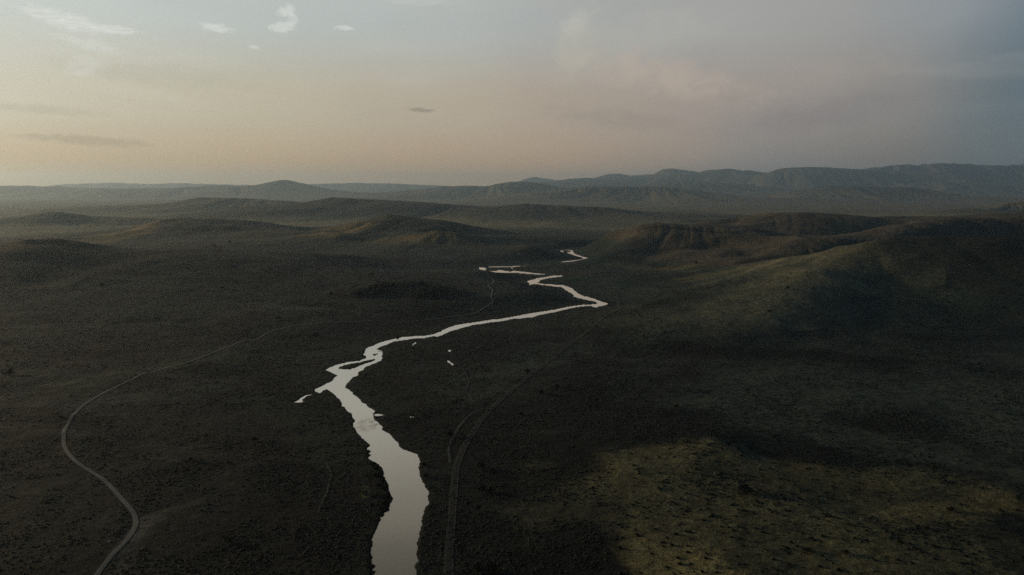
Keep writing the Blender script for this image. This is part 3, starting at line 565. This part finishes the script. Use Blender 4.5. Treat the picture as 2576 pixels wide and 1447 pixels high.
def water_mat():
    m, t, b = mat_new('river_water')
    b.inputs['Base Color'].default_value = (0.62, 0.52, 0.43, 1); b.inputs['Metallic'].default_value = 0.97; b.inputs['IOR'].default_value = 2.0; b.inputs['Specular IOR Level'].default_value = 0.5
    geo = t.node('ShaderNodeNewGeometry'); pos = geo.outputs['Position']
    n = t.noise(pos, 0.5, 4, 0.6); n2_ = t.noise(pos, 0.035, 3, 0.6)
    # a rippled riffle below the side arm
    u0 = on_plane(925, 1068)
    mp = t.node('ShaderNodeMapping', vector_type='TEXTURE'); t.l.new(pos, mp.inputs[0]); mp.inputs['Location'].default_value = (u0[0], u0[1], 0); mp.inputs['Scale'].default_value = (16, 30, 50)
    ln = t.node('ShaderNodeVectorMath', operation='LENGTH'); t.l.new(mp.outputs[0], ln.inputs[0])
    rif = t.math('MULTIPLY', t.maprange(ln.outputs['Value'], 1.1, 0.5, smooth=True), t.maprange(t.noise(pos, 0.12, 3), 0.35, 0.6))
    bu = t.node('ShaderNodeBump'); bu.inputs['Distance'].default_value = 1.0
    t.l.new(t.math('ADD', t.math('MULTIPLY', rif, 0.45), t.maprange(n2_, 0.42, 0.62, 0.004, 0.009)), bu.inputs['Strength'])
    t.l.new(n, bu.inputs['Height']); t.l.new(bu.outputs[0], b.inputs['Normal'])
    t.l.new(t.math('ADD', t.math('MULTIPLY', rif, 0.12), 0.07), b.inputs['Roughness'])
    return m
M_WATER = water_mat()
def plain_mat(name, c1, c2, s=1.5, rough=0.9):
    m, t, b = mat_new(name); geo = t.node('ShaderNodeNewGeometry')
    oi = t.node('ShaderNodeObjectInfo')
    n = t.noise(geo.outputs['Position'], s, 4, 0.6)
    t.l.new(t.mix(t.maprange(n, 0.35, 0.65), (*c1, 1), (*c2, 1)), b.inputs['Base Color']); b.inputs['Roughness'].default_value = rough
    return m
M_JUN = plain_mat('juniper_foliage', (0.004, 0.006, 0.004), (0.010, 0.013, 0.008))
M_BARK = plain_mat('bark', (0.05, 0.04, 0.03), (0.08, 0.065, 0.05))
M_SAGE = plain_mat('sagebrush', (0.006, 0.009, 0.0075), (0.018, 0.023, 0.018), 0.08)
M_WIL = plain_mat('pale_willow_leaves', (0.10, 0.13, 0.05), (0.16, 0.17, 0.08))
M_REED = plain_mat('bank_willow_leaves', (0.006, 0.009, 0.005), (0.022, 0.024, 0.016))
M_ROCK = plain_mat('pale_rock', (0.35, 0.33, 0.30), (0.50, 0.48, 0.44), 1.0)

# ------------------------------------------------------------------ mesh helpers
def mesh_np(name, V, F, mat, smooth=True, colr=None, uv=None):
    """V (n,3), F (m,k) with k 3 or 4"""
    V = np.asarray(V, np.float32); F = np.asarray(F, np.int32); k = F.shape[1]
    me = bpy.data.meshes.new(name); me.vertices.add(len(V)); me.vertices.foreach_set('co', V.ravel())
    me.loops.add(F.size); me.loops.foreach_set('vertex_index', F.ravel())
    me.polygons.add(len(F)); me.polygons.foreach_set('loop_start', np.arange(0, F.size, k, dtype=np.int32)); me.polygons.foreach_set('loop_total', np.full(len(F), k, np.int32))
    if smooth: me.polygons.foreach_set('use_smooth', np.ones(len(F), bool))
    if colr is not None:
        a = me.attributes.new('cover', 'FLOAT_COLOR', 'POINT'); a.data.foreach_set('color', np.concatenate([colr, np.ones((len(colr), 1))], 1).astype(np.float32).ravel())
    if uv is not None:
        l = me.uv_layers.new(name='UVMap'); l.data.foreach_set('uv', np.asarray(uv, np.float32)[F.ravel()].ravel())
    me.materials.append(mat); me.update(calc_edges=True); me.validate()
    return me
def link(name, me, parent=None):
    o = bpy.data.objects.new(name, me); col.objects.link(o)
    if parent: o.parent = parent
    return o
def tag(o, label=None, cat=None, group=None, kind=None):
    if label: o['label'] = label
    if cat: o['category'] = cat
    if group: o['group'] = group
    if kind: o['kind'] = kind
    return o

# ------------------------------------------------------------------ the land, one sheet cut along the feet of its hills
idx = np.arange(NR * NC, dtype=np.int32).reshape(NR, NC)
nxt = np.concatenate([idx[:, 1:], idx[:, :1]], axis=1)       # closes behind the viewer
quads = np.stack([idx[:-1], nxt[:-1], nxt[1:], idx[1:]], axis=-1)
quads = quads[..., ::-1]
fid = hid[:-1, :].copy()
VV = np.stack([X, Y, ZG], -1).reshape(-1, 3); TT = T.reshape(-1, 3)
LAND = {0: ('ground', 'dark sagebrush valley floor around the winding river', 'ground'),
 1: ('hill', 'low yellow-grassed rise dotted with shrubs in the lower right foreground', 'hill'),
 2: ('hill', 'big smooth hillside with pale spurs and a dark hollow on the right', 'hill'),
 3: ('mesa', 'flat topped mesa with ribbed brown slope right of the far river', 'mesa'),
 4: ('hill', 'brown shelf of land between the right hillside and the back mesa', 'hill'),
 5: ('mesa', 'back mesa with a long level top behind the ribbed mesa', 'mesa'),
 6: ('hill', 'broad dark bench sloping down from the left edge', 'hill'),
 7: ('knoll', 'dark round knoll inside the bend of the thin road', 'hill'),
 8: ('hill', 'long low green hill with a sunlit left end', 'hill'),
 9: ('hill', 'central hill with warm patches sloping right down to the far river', 'hill'),
 10: ('hill', 'slight bump on the hazy plain at the left', 'hill'),
 11: ('hill', 'flat crested hazy hill under the pointed peak at left', 'hill'),
 12: ('hill', 'long grey-green middle ridge ending at the right in a blunt nose', 'hill'),
 13: ('hill', 'faint lower shoulder in front of the left horizon ridge', 'hill'),
 14: ('mountain_ridge', 'brownish horizon ridge with a pointed peak on the left', 'mountain'),
 15: ('mountain_range', 'faintest range almost lost in the haze at the horizon', 'mountain'),
 16: ('mountain_ridge', 'grey rounded hills on the horizon in the middle', 'mountain'),
 17: ('mountain_ridge', 'ridge with folded slopes in front of the middle horizon hills', 'mountain'),
 18: ('mountain_ridge', 'long blue-grey range with a broad top on the right horizon', 'mountain'),
 19: ('mountain_range', 'small blue peaks showing behind the long right range', 'mountain'),
 20: ('mountain_range', 'blue range rising highest at the far right horizon', 'mountain'),
 21: ('mountain_ridge', 'blue folded ridge in front of the long right range', 'mountain'),
 23: ('mountain_ridge', 'blue slope between the folded ridge and the far right range', 'mountain'),
 24: ('mountain_ridge', 'rounded hazy ridge just below the small blue peaks', 'mountain'),
 22: ('hill', 'small hazy slope at the right edge above the brown shelf', 'hill')}
for k, (nm, lab, cat) in LAND.items():
    q = quads[fid == k].reshape(-1, 4)
    if len(q) == 0: print('EMPTY', k); continue
    used, inv = np.unique(q, return_inverse=True)
    V = VV[used]; F = inv.reshape(-1, 4)
    if k == 0:   # close the hole under the viewer
        V = np.concatenate([V, [[0, 0, VV[0, 2]]]]);
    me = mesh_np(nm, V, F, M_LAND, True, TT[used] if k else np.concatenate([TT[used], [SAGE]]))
    o = link(nm, me); tag(o, lab, cat, kind='structure')

# ------------------------------------------------------------------ water: level sheets that end under the banks
# every wet cell belongs to one sheet only
names_ = ['A', 'A', 'A', 'A', 'B', 'C', 'D'] + ['p%d' % i for i in range(len(ponds))]
WET = {}
for k_ in set(names_):
    ids = [i for i, n_ in enumerate(names_) if n_ == k_]
    m_ = np.isin(pid, ids)
    if k_ == 'A': m_ = m_ | (pid == -1)
    WET[k_] = m_[:-1, :-1]
def water_sheet(name, sel_poly, label, cat, kind):
    low_ = ZG < 0.0
    cell = (low_[:-1, :-1] | low_[1:, :-1] | low_[:-1, 1:] | low_[1:, 1:]) & WET[sel_poly]
    q = quads[:-1, :-1][cell] if quads.shape[0] > NR - 1 else quads[:, :-1][cell]
    if len(q) == 0: print('no water', label); return
    used, inv = np.unique(q, return_inverse=True); V = VV[used].copy(); V[:, 2] = 0.0
    me = mesh_np(name, V, inv.reshape(-1, 4), M_WATER, False)
    o = link(name, me); tag(o, label, cat, kind=kind); return o
water_sheet('river', 'A', 'pale winding river widening towards the viewer', 'river', 'structure')
water_sheet('river', 'B', 'ragged far river reach above the zigzag bend', 'river', 'structure')
water_sheet('river', 'C', 'hair-thin river reach under the central hill', 'river', 'structure')
water_sheet('river', 'D', 'farthest looping river reach beside the mesa foot', 'river', 'structure')
for i_, (nm, pl, lab) in enumerate(ponds): water_sheet(nm, 'p%d' % i_, lab, 'pool', 'structure')

# ------------------------------------------------------------------ roads
def smooth_line(P, step=5.0):
    P = np.array(P, float); out = []
    n = len(P)
    for i in range(n - 1):
        p0, p1, p2, p3 = P[max(i - 1, 0)], P[i], P[i + 1], P[min(i + 2, n - 1)]
        L = np.hypot(*(p2 - p1)); m = max(2, int(L / step))
        for j in range(m):
            t = j / m
            out.append(0.5 * ((2 * p1) + (-p0 + p2) * t + (2 * p0 - 5 * p1 + 4 * p2 - p3) * t * t + (-p0 + 3 * p1 - 3 * p2 + p3) * t ** 3))
    out.append(P[-1]); return np.array(out)
def road(name, uv, width, mat, label, cat, ext=None, step=5.0, wj=0.12, seed=0):
    P = smooth_line([hit(u, v)[:2] for u, v in uv], step)
    Tn = np.gradient(P, axis=0); Tn /= np.linalg.norm(Tn, axis=1)[:, None] + 1e-9; N = np.stack([-Tn[:, 1], Tn[:, 0]], 1)
    r = np.hypot(P[:, 0], P[:, 1]); wl = width * (1 + wj * fbm(P[:, 0] / 12, P[:, 1] / 12, 3, 70 + seed)); wr_ = width * (1 + wj * fbm(P[:, 0] / 12, P[:, 1] / 12, 3, 170 + seed))
    NA = 7; V = []; U = []
    for i in range(NA):
        f = i / (NA - 1) - 0.5; w_ = np.where(f < 0, wl, wr_)
        q = P + N * (f * w_)[:, None]; h = bil(ZG, q[:, 0], q[:, 1]) + 0.10 + 0.00022 * r + 0.06 * (1 - abs(2 * f))
        V.append(np.column_stack([q, h])); U.append(np.column_stack([np.full(len(q), f + 0.5), np.arange(len(q))]))
    V = np.stack(V, 1).reshape(-1, 3); U = np.stack(U, 1).reshape(-1, 2); n = len(P)
    ii = np.arange(n * NA).reshape(n, NA); F = np.stack([ii[:-1, :-1], ii[:-1, 1:], ii[1:, 1:], ii[1:, :-1]], -1).reshape(-1, 4)
    nrm = np.cross(V[F[0, 1]] - V[F[0, 0]], V[F[0, 2]] - V[F[0, 0]])
    if nrm[2] < 0: F = F[:, ::-1]
    o = link(name, mesh_np(name, V, F, mat, True, uv=U)); tag(o, label, cat, kind='structure'); return o
roadL = [(150,1600),(200,1510),(243,1447),(270,1411),(300,1378),(328,1347),(341,1318),(335,1290),(310,1260),(270,1216),(230,1187),(190,1160),(168,1135),(160,1110),(164,1080),(180,1050),(210,1020),(250,995),(300,970),(340,951),(400,932),(470,912),(540,886),(620,856),(690,832),(740,820),(800,813)]
roadL += [p for p in tr(4, [(0,525),(400,527),(820,530),(1000,510),(1200,487),(1350,478),(1500,450),(1650,425),(1900,398),(2060,345),(2150,290),(2280,210),(2340,160),(2340,120),(2310,90)])]
roadL += [p for p in tr(6, [(393,960),(405,900),(360,850),(320,822),(380,790),(430,750),(400,690),(330,640),(325,600),(260,560)])]
road('dirt_road', roadL, 3.8, M_ROAD, 'pale dirt road curving up the left and on to the far river bend', 'road')
def r5(l): return [((800 + a / 1.843) * K, (900 + b / 1.843) * K) for a, b in l]
road('old_railway_grade', [(1108, 1600)] + r5([(945,1447),(950,1330),(955,1250),(965,1150),(970,1050),(980,950),(988,870),(1012,800),(1050,720),(1090,660),(1130,600),(1180,548),(1230,500),(1290,448),(1400,360),(1500,285),(1600,205),(1720,110),(1800,45)]) + [(1556, 776), (1556, 755), (1545, 735), (1520, 722)], 6.5, M_TRACK, 'straight old grade with two pale edges right of the river', 'track', wj=0.1)
road('trail', r5([(958,840),(950,790),(955,740),(978,690),(1010,640),(1060,588),(1110,560),(1160,545)]), 3.0, M_TRAIL, 'faint worn trail bowing left beside the old grade', 'trail', wj=0.5)
road('trail', [(1170, 985), (1180, 960), (1165, 930), (1140, 905)], 2.0, M_TRAIL, 'faint worn trail across the meadow inside the river bend', 'trail', wj=0.6)
road('trail', [(800, 1290), (825, 1230), (832, 1190), (820, 1165)], 2.2, M_TRAIL, 'faint curved trail left of the widest river reach', 'trail', wj=0.6)

# ------------------------------------------------------------------ plants
def ico():
    p = (1 + 5 ** .5) / 2
    v = np.array([(-1, p, 0), (1, p, 0), (-1, -p, 0), (1, -p, 0), (0, -1, p), (0, 1, p), (0, -1, -p), (0, 1, -p), (p, 0, -1), (p, 0, 1), (-p, 0, -1), (-p, 0, 1)], float)
    v /= np.linalg.norm(v[0])
    f = np.array([(0, 11, 5), (0, 5, 1), (0, 1, 7), (0, 7, 10), (0, 10, 11), (1, 5, 9), (5, 11, 4), (11, 10, 2), (10, 7, 6), (7, 1, 8), (3, 9, 4), (3, 4, 2), (3, 2, 6), (3, 6, 8), (3, 8, 9), (4, 9, 5), (2, 4, 11), (6, 2, 10), (8, 6, 7), (9, 8, 1)])
    return v, f
IV, IF = ico()
def tufts(r, n, size, shape, rnd):
    """n leaf tufts (3 crossed blades of leaf) spread through a crown volume; shape maps unit point to crown point"""
    V = []; F = []
    for i in range(n):
        p = rnd.normal(size=3); p /= np.linalg.norm(p); p *= rnd.random() ** 0.4
        cpt = shape(p); s_ = size * (0.6 + 0.8 * rnd.random())
        for q in range(3):
            a = rnd.normal(size=3); a /= np.linalg.norm(a); b = np.cross(a, rnd.normal(size=3)); b /= np.linalg.norm(b)
            k = len(V); V += [cpt + a * s_, cpt - a * s_ * .5 + b * s_ * .8, cpt - a * s_ * .4 - b * s_ * .8]; F.append((k, k + 1, k + 2))
    return np.array(V), np.array(F)
def tube(pts, rad, n=6):
    V = []; F = []
    for p, r_ in zip(pts, rad):
        for i in range(n):
            a = 2 * math.pi * i / n; V.append((p[0] + r_ * math.cos(a), p[1] + r_ * math.sin(a), p[2]))
    for j in range(len(pts) - 1):
        for i in range(n):
            F.append((j * n + i, j * n + (i + 1) % n, (j + 1) * n + (i + 1) % n, (j + 1) * n + i))
    return V, F
def juniper_meshes(k):
    rnd = np.random.default_rng(100 + k)
    lean = rnd.normal(size=2) * 0.06
    def shape(p):
        z = (p[2] + 1) / 2; w = 0.46 * (math.sin(min(z * 1.15 + 0.12, 1) * math.pi) ** 0.7 * (1.15 - 0.75 * z))
        ang = math.atan2(p[1], p[0]); w *= 1 + 0.28 * math.sin(ang * 3 + k) * math.cos(z * 7 + k)
        return np.array([p[0] * w / 0.62 + lean[0] * z, p[1] * w / 0.62 + lean[1] * z, 0.10 + 0.90 * z])
    V, F = tufts(1, 420, 0.062, shape, rnd)
    crown = mesh_np('crown', V, F, M_JUN, False)
    V, F = tube([(0, 0, -0.05), (0.01, 0, 0.12), (0.0, 0.02, 0.3), (lean[0] * .5, lean[1] * .5, 0.6), (lean[0], lean[1], 0.88)], [0.05, 0.04, 0.03, 0.018, 0.006])
    for q in range(4):
        a = rnd.random() * 6.28; z0 = 0.15 + q * 0.12; v2, f2 = tube([(0, 0, z0), (0.12 * math.cos(a), 0.12 * math.sin(a), z0 + 0.08), (0.26 * math.cos(a), 0.26 * math.sin(a), z0 + 0.2)], [0.018, 0.012, 0.005], 5)
        k0 = len(V); V += v2; F += [tuple(i + k0 for i in f) for f in f2]
    trunk = mesh_np('trunk', V, F, M_BARK, True)
    return crown, trunk
JM = [juniper_meshes(k) for k in range(5)]
def juniper(u, v, hgt, label, k, group='junipers scattered over the valley', wide=1.0):
    x, y, z = hit(u, v)
    e = bpy.data.objects.new('juniper_tree', None); col.objects.link(e); e.location = (x, y, z); e.rotation_euler = (0, 0, k * 1.7); e.scale = (hgt * wide, hgt * wide, hgt)
    tag(e, label, 'tree', group)
    link('crown', JM[k % 5][0], e); link('trunk', JM[k % 5][1], e)
JUN = [
 (1873,1243,9.5,'largest lone dark juniper standing on the yellow-grassed rise at lower right',1.1),
 (2391,1287,4.5,'small juniper on the pale grass strip near the right edge',1.2),
 (2127,1393,3.2,'low dark juniper on the grassy slope near the bottom right',1.6),
 (2033,1387,3.2,'squat juniper left of the low dark juniper near the bottom right',1.8),
 (2265,1367,2.8,'lone low juniper on the slope below the small one on the pale grass',1.8),
 (1132,1100,7.5,'dark juniper on the left edge of the bowing trail beside the old grade',1.0),
 (1213,1180,7.0,'upper left juniper of the group right of the old grade',1.0),
 (1240,1197,6.5,'upper right juniper of the group right of the old grade',1.0),
 (1213,1237,6.0,'juniper below the two upper ones right of the old grade',1.1),
 (1234,1240,6.0,'juniper just right of the middle one beside the old grade',0.9),
 (1204,1284,5.0,'lowest juniper of the group right of the old grade',0.9),
 (1240,1440,7.0,'dark juniper at the bottom edge right of the old grade',1.2),
 (1205,1440,5.0,'small juniper at the bottom edge close to the old grade',1.1),
 (1400,978,7.0,'juniper on the dark flat right of where the old grade turns',1.0),
 (1362,993,7.0,'juniper just below the turn of the old grade',1.0),
 (1327,938,6.0,'juniper touching the left side of the straight far part of the grade',1.2),
 (1500,1010,4.5,'lone juniper in the middle of the dark sage flat',1.0),
 (1310,1045,5.0,'small juniper right of the curving grade',1.0),
 (794,848,8.0,'lone dark juniper left of the river above its side arm',1.2),
 (833,743,9.0,'juniper on the slope left of the dark knoll',1.0),
 (700,805,7.5,'juniper on the slope just above the thin road',1.2),
 (257,722,11.0,'lone round juniper high on the dark left bench',1.3),
 (22,945,8.0,'dark juniper clump at the left edge of the picture',1.6),
 (1062,716,10.0,'juniper on the right shoulder of the dark knoll',1.2),
 (1312,634,9.0,'small far juniper on the slope of the central hill above the river',1.5),
 (935,694,10.0,'juniper on the foot of the central hill above the dark knoll',1.1),
 (560,727,8.0,'faint juniper in the middle of the left bench',1.2),
 (540,622,13.0,'left of two far junipers below the long low hill',1.1),
 (578,612,13.0,'right of two far junipers below the long low hill',1.1),
 (1751,664,9.0,'small juniper on the pale foot of the mesa',1.2),
 (1981,727,7.0,'lone juniper on the pale spur of the right hillside',1.1),
 (1937,786,6.5,'juniper at the foot of the right hillside spur',1.2),
 (2308,896,5.0,'juniper in the dark hollow below the right hillside',1.2),
 (1700,1025,4.5,'lone juniper on the flat left of the pale grass streaks',1.1),
 (640,1110,5.0,'lone juniper on the flat between the dirt road and the river',1.2),
 (480,1160,4.0,'small juniper beside the pale scuff in the left field',1.2),
 (578,1366,4.5,'small juniper in the black field at lower left',1.2),
]
for k, (u, v, h_, lab, wd) in enumerate(JUN): juniper(u, v, h_, lab, k, wide=wd)

# shrubs one can tell apart on the grassy slope
def shrub_mesh(k):
    rnd = np.random.default_rng(300 + k)
    def shape(p): return np.array([p[0] * 0.62 * (1 + .3 * math.sin(3 * math.atan2(p[1], p[0]) + k)), p[1] * 0.62, 0.05 + 0.55 * (p[2] * .5 + .5) * (1.1 - 0.5 * math.hypot(p[0], p[1]))])
    V, F = tufts(1, 90, 0.17, shape, rnd)
    return mesh_np('shrub', V, F, M_SAGE, False)
SM = [shrub_mesh(k) for k in range(6)]
def shrub(x, y, s_, label, group, rz, mesh=None):
    z = float(bil(ZG, x, y)); o = link('shrub', mesh or SM[int(rz * 97) % 6]); o.location = (x, y, z - 0.05); o.rotation_euler = (0, 0, rz * 6.28); o.scale = (s_, s_, s_ * 0.9)
    return tag(o, label, 'shrub', group)
grass_poly = np.array([on_plane(*p) for p in [(1600,1447),(1570,1300),(1590,1190),(1680,1140),(1850,1125),(2100,1190),(2350,1235),(2560,1260),(2576,1447)]])
def inpoly(x, y, P):
    c_ = False
    for i in range(len(P)):
        a, b = P[i], P[i - 1]
        if (a[1] > y) != (b[1] > y) and x < (b[0] - a[0]) * (y - a[1]) / (b[1] - a[1]) + a[0]: c_ = not c_
    return c_
SH = [(1840,1352),(1560,1380),(2030,1180),(1650,1332),(1700,1345),(1735,1340),(1775,1405),(1710,1420),(1705,1405),(1730,1390),(1665,1366),(1690,1372),(1980,1380),(2005,1375),(2070,1350),(2150,1355),(2180,1360),(2350,1375),(2430,1400),(2200,1410),(1945,1320),(1920,1340),(1900,1330),(1850,1300),(1790,1300),(1770,1310),(2260,1410),(2300,1380),(2090,1300),(2010,1255),(2400,1330),(2330,1330),(1990,1365),(1985,1420),(2110,1435),(2470,1350)]
n_sh = 0
for i, (u, v) in enumerate(SH):
    x, y, z = hit(u, v); shrub(x, y, 1.9 + 0.9 * ((i * 37) % 10) / 10, 'low dark shrub standing alone on the yellow-green slope at lower right', 'dark shrubs dotted over the grassy slope', (i * 0.618) % 1); n_sh += 1
while n_sh < 240:
    x = rng.uniform(grass_poly[:, 0].min(), grass_poly[:, 0].max()); y = rng.uniform(470, 760)
    if not inpoly(x, y, grass_poly): continue
    if fbm(np.array([x / 40]), np.array([y / 40]), 3, 333)[0] < rng.uniform(-0.6, 0.3): continue
    shrub(x, y, rng.uniform(1.1, 2.3), 'low dark shrub standing alone on the yellow-green slope at lower right', 'dark shrubs dotted over the grassy slope', rng.random()); n_sh += 1

# willows on the river bank
def willow_mesh(k, mat):
    rnd = np.random.default_rng(500 + k)
    def shape(p): return np.array([p[0] * 0.6 * (1 + .25 * math.sin(2 * math.atan2(p[1], p[0]) + k)), p[1] * 0.55, 0.1 + 0.45 * (p[2] + 1) * (1.1 - 0.4 * math.hypot(p[0], p[1]))])
    V, F = tufts(1, 260, 0.10, shape, rnd); return mesh_np('foliage', V, F, mat, False)
WM = [willow_mesh(k, M_REED) for k in range(4)]; WP = willow_mesh(9, M_WIL)
stemV, stemF = [], []
for q in range(5):
    a = q * 1.26; v2, f2 = tube([(0.05 * math.cos(a), 0.05 * math.sin(a), -0.05), (0.15 * math.cos(a), 0.15 * math.sin(a), 0.35), (0.3 * math.cos(a), 0.3 * math.sin(a), 0.75)], [0.02, 0.014, 0.006], 5)
    k0 = len(stemV); stemV += v2; stemF += [tuple(i + k0 for i in f) for f in f2]
STEM = mesh_np('stem', stemV, stemF, M_BARK)
def willow(u, v, s_, label, k, mesh=None, group='willow bushes along the river banks'):
    x, y, z = hit(u, v); e = bpy.data.objects.new('willow_bush', None); col.objects.link(e); e.location = (x, y, z); e.rotation_euler = (0, 0, k * 2.1); e.scale = (s_, s_, s_ * 0.8)
    tag(e, label, 'bush', group); link('foliage', mesh or WM[k % 4], e); link('stem', STEM, e)
willow(917, 1246, 6.0, 'pale yellow-green willow bush standing out left of the river', 1, WP, None)
WL = [(942,1172,5,'willow at the notch of the left bank where the river narrows'),(950,1182,5,'willow just below the notch of the left bank'),(960,1200,5.5,'willow on the left bank above the bulge'),(966,1215,5,'willow midway down the left bank bulge'),(972,1235,5.5,'willow on the left bank where the bulge begins'),(976,1255,5.5,'willow at the tip of the left bank bulge'),(972,1272,5,'willow on the lower side of the left bank bulge'),(962,1285,4.5,'lowest willow of the left bank bulge'),(955,1225,4.5,'willow set back from the left bank bulge'),(948,1200,4.5,'willow set back below the left bank notch'),(1070,1172,4,'willow at the corner of the right bank where the river is widest'),(1074,1200,4,'willow below the corner of the right bank'),(937,1432,4.5,'willow at the bottom edge on the left bank'),(930,1140,4,'upper willow on the left bank above the notch')]
for k, (u, v, s_, lab) in enumerate(WL): willow(u - 3, v, s_, lab, k)
WL2 = [(942,895,4.0,'willow hiding the head of the channel round the long island'),(872,868+30,3.0,'low willow on the long island'),(1000,848,4,'willow at the inner corner above the river curve'),(1405,800,5,'small bush on the lower bank of the straight reach'),(1235,816,5,'bush poking up from the lower bank of the straight reach')]
for k, (u, v, s_, lab) in enumerate(WL2): willow(u, v, s_, lab, k + 3)

# pale rocks in the left field
def rock_mesh():
    rnd = np.random.default_rng(5); V = IV * (1 + 0.25 * rnd.normal(size=(12, 1))); V[:, 2] *= 0.55
    return mesh_np('boulder', V, IF, M_ROCK, False)
RK = rock_mesh()
for (u, v, s_, lab) in [(275,1363,0.9,'white boulder in the dark field left of the dirt road end'),(107,1365,0.7,'pale boulder near the left edge of the dark field'),(185,1380,0.6,'small pale boulder between the two brighter ones')]:
    x, y, z = hit(u, v); o = link('boulder', RK); o.location = (x, y, z + 0.2); o.scale = (s_, s_ * 1.3, s_); tag(o, lab, 'rock', 'pale boulders in the dark field')

# sagebrush cover: far too many to count
def scatter():
    n = 150000
    th = rng.uniform(R(-36), R(36), n); r = np.exp(rng.uniform(math.log(430), math.log(2300), n))
    x = r * np.sin(th); y = r * np.cos(th)
    s1 = bil(sd_, x, y); z = bil(ZG, x, y)
    den = 0.28 + 1.5 * fbm(x / 60, y / 60, 4, 71) + 0.9 * fbm(x / 300, y / 300, 3, 72) + 0.8 * fbm(x / 14, y / 14, 2, 73)
    cov = np.stack([bil(T[..., i], x, y) for i in range(3)], -1)
    den += 0.35 * (cov[:, 0] < 0.025) - 0.5 * (cov[:, 0] > 0.06)
    keep = (rng.random(n) < np.clip(den, 0.03, 1)) & (s1 > 2.5) & (z > 0.3)
    P = smooth_line([hit(u, v)[:2] for u, v in roadL[:30]], 25.0)
    keep &= poly_dist(x, y, P) > 3.5
    x, y, z, r = x[keep], y[keep], z[keep], r[keep]
    k = len(x); print('sage', k)
    s = (0.35 + 1.1 * rng.random(k) ** 3) * (0.8 + r / 2200)
    nt = 8; tmpl = []
    for q in range(nt):
        a = rng.normal(size=(12, 1)) * 0.28; v_ = IV * (1 + a); v_[:, 2] = np.maximum(v_[:, 2], -0.35) * 0.62; tmpl.append(v_)
    tmpl = np.array(tmpl); which = rng.integers(0, nt, k); rot = rng.uniform(0, 6.28, k)
    f0 = IF[[i for i in range(20) if not (IV[IF[i]][:, 2] < 0.1).all()]]
    v_ = tmpl[which]; cx_, sx_ = np.cos(rot)[:, None], np.sin(rot)[:, None]
    vx = (v_[..., 0] * cx_ - v_[..., 1] * sx_) * s[:, None] + x[:, None]; vy = (v_[..., 0] * sx_ + v_[..., 1] * cx_) * s[:, None] + y[:, None]; vz = v_[..., 2] * s[:, None] * rng.uniform(0.6, 1.1, k)[:, None] + z[:, None] + 0.1
    V = np.stack([vx, vy, vz], -1).reshape(-1, 3); F = (f0[None] + (np.arange(k) * 12)[:, None, None]).reshape(-1, 3)
    return V, F
V, F = scatter()
o = link('sagebrush', mesh_np('sagebrush', V, F, M_SAGE, False)); tag(o, 'low dark sagebrush covering the valley floor', 'sagebrush', kind='stuff')

# ------------------------------------------------------------------ haze
def haze():
    top_, bot = 1360.0, -4.0; x0, x1, y0, y1 = -64000, 64000, -64000, 64000
    V = [(x0, y0, bot), (x1, y0, bot), (x1, y1, bot), (x0, y1, bot), (x0, y0, top_), (x1, y0, top_), (x1, y1, top_), (x0, y1, top_)]
    F = [(3, 2, 1, 0), (4, 5, 6, 7), (0, 1, 5, 4), (1, 2, 6, 5), (2, 3, 7, 6), (3, 0, 4, 7)]
    m = bpy.data.materials.new('haze_air'); m.use_nodes = True; t = NT(m.node_tree); t.n.clear()
    out = t.node('ShaderNodeOutputMaterial'); v = t.node('ShaderNodeVolumePrincipled'); t.l.new(v.outputs[0], out.inputs['Volume'])
    v.inputs['Color'].default_value = (0.58, 0.785, 0.97, 1); v.inputs['Density'].default_value = 2.6e-5; v.inputs['Anisotropy'].default_value = 0.66
    o = link('haze', mesh_np('haze', V, F, m, False)); tag(o, 'evening haze fading the far hills', 'haze', kind='stuff')
haze()
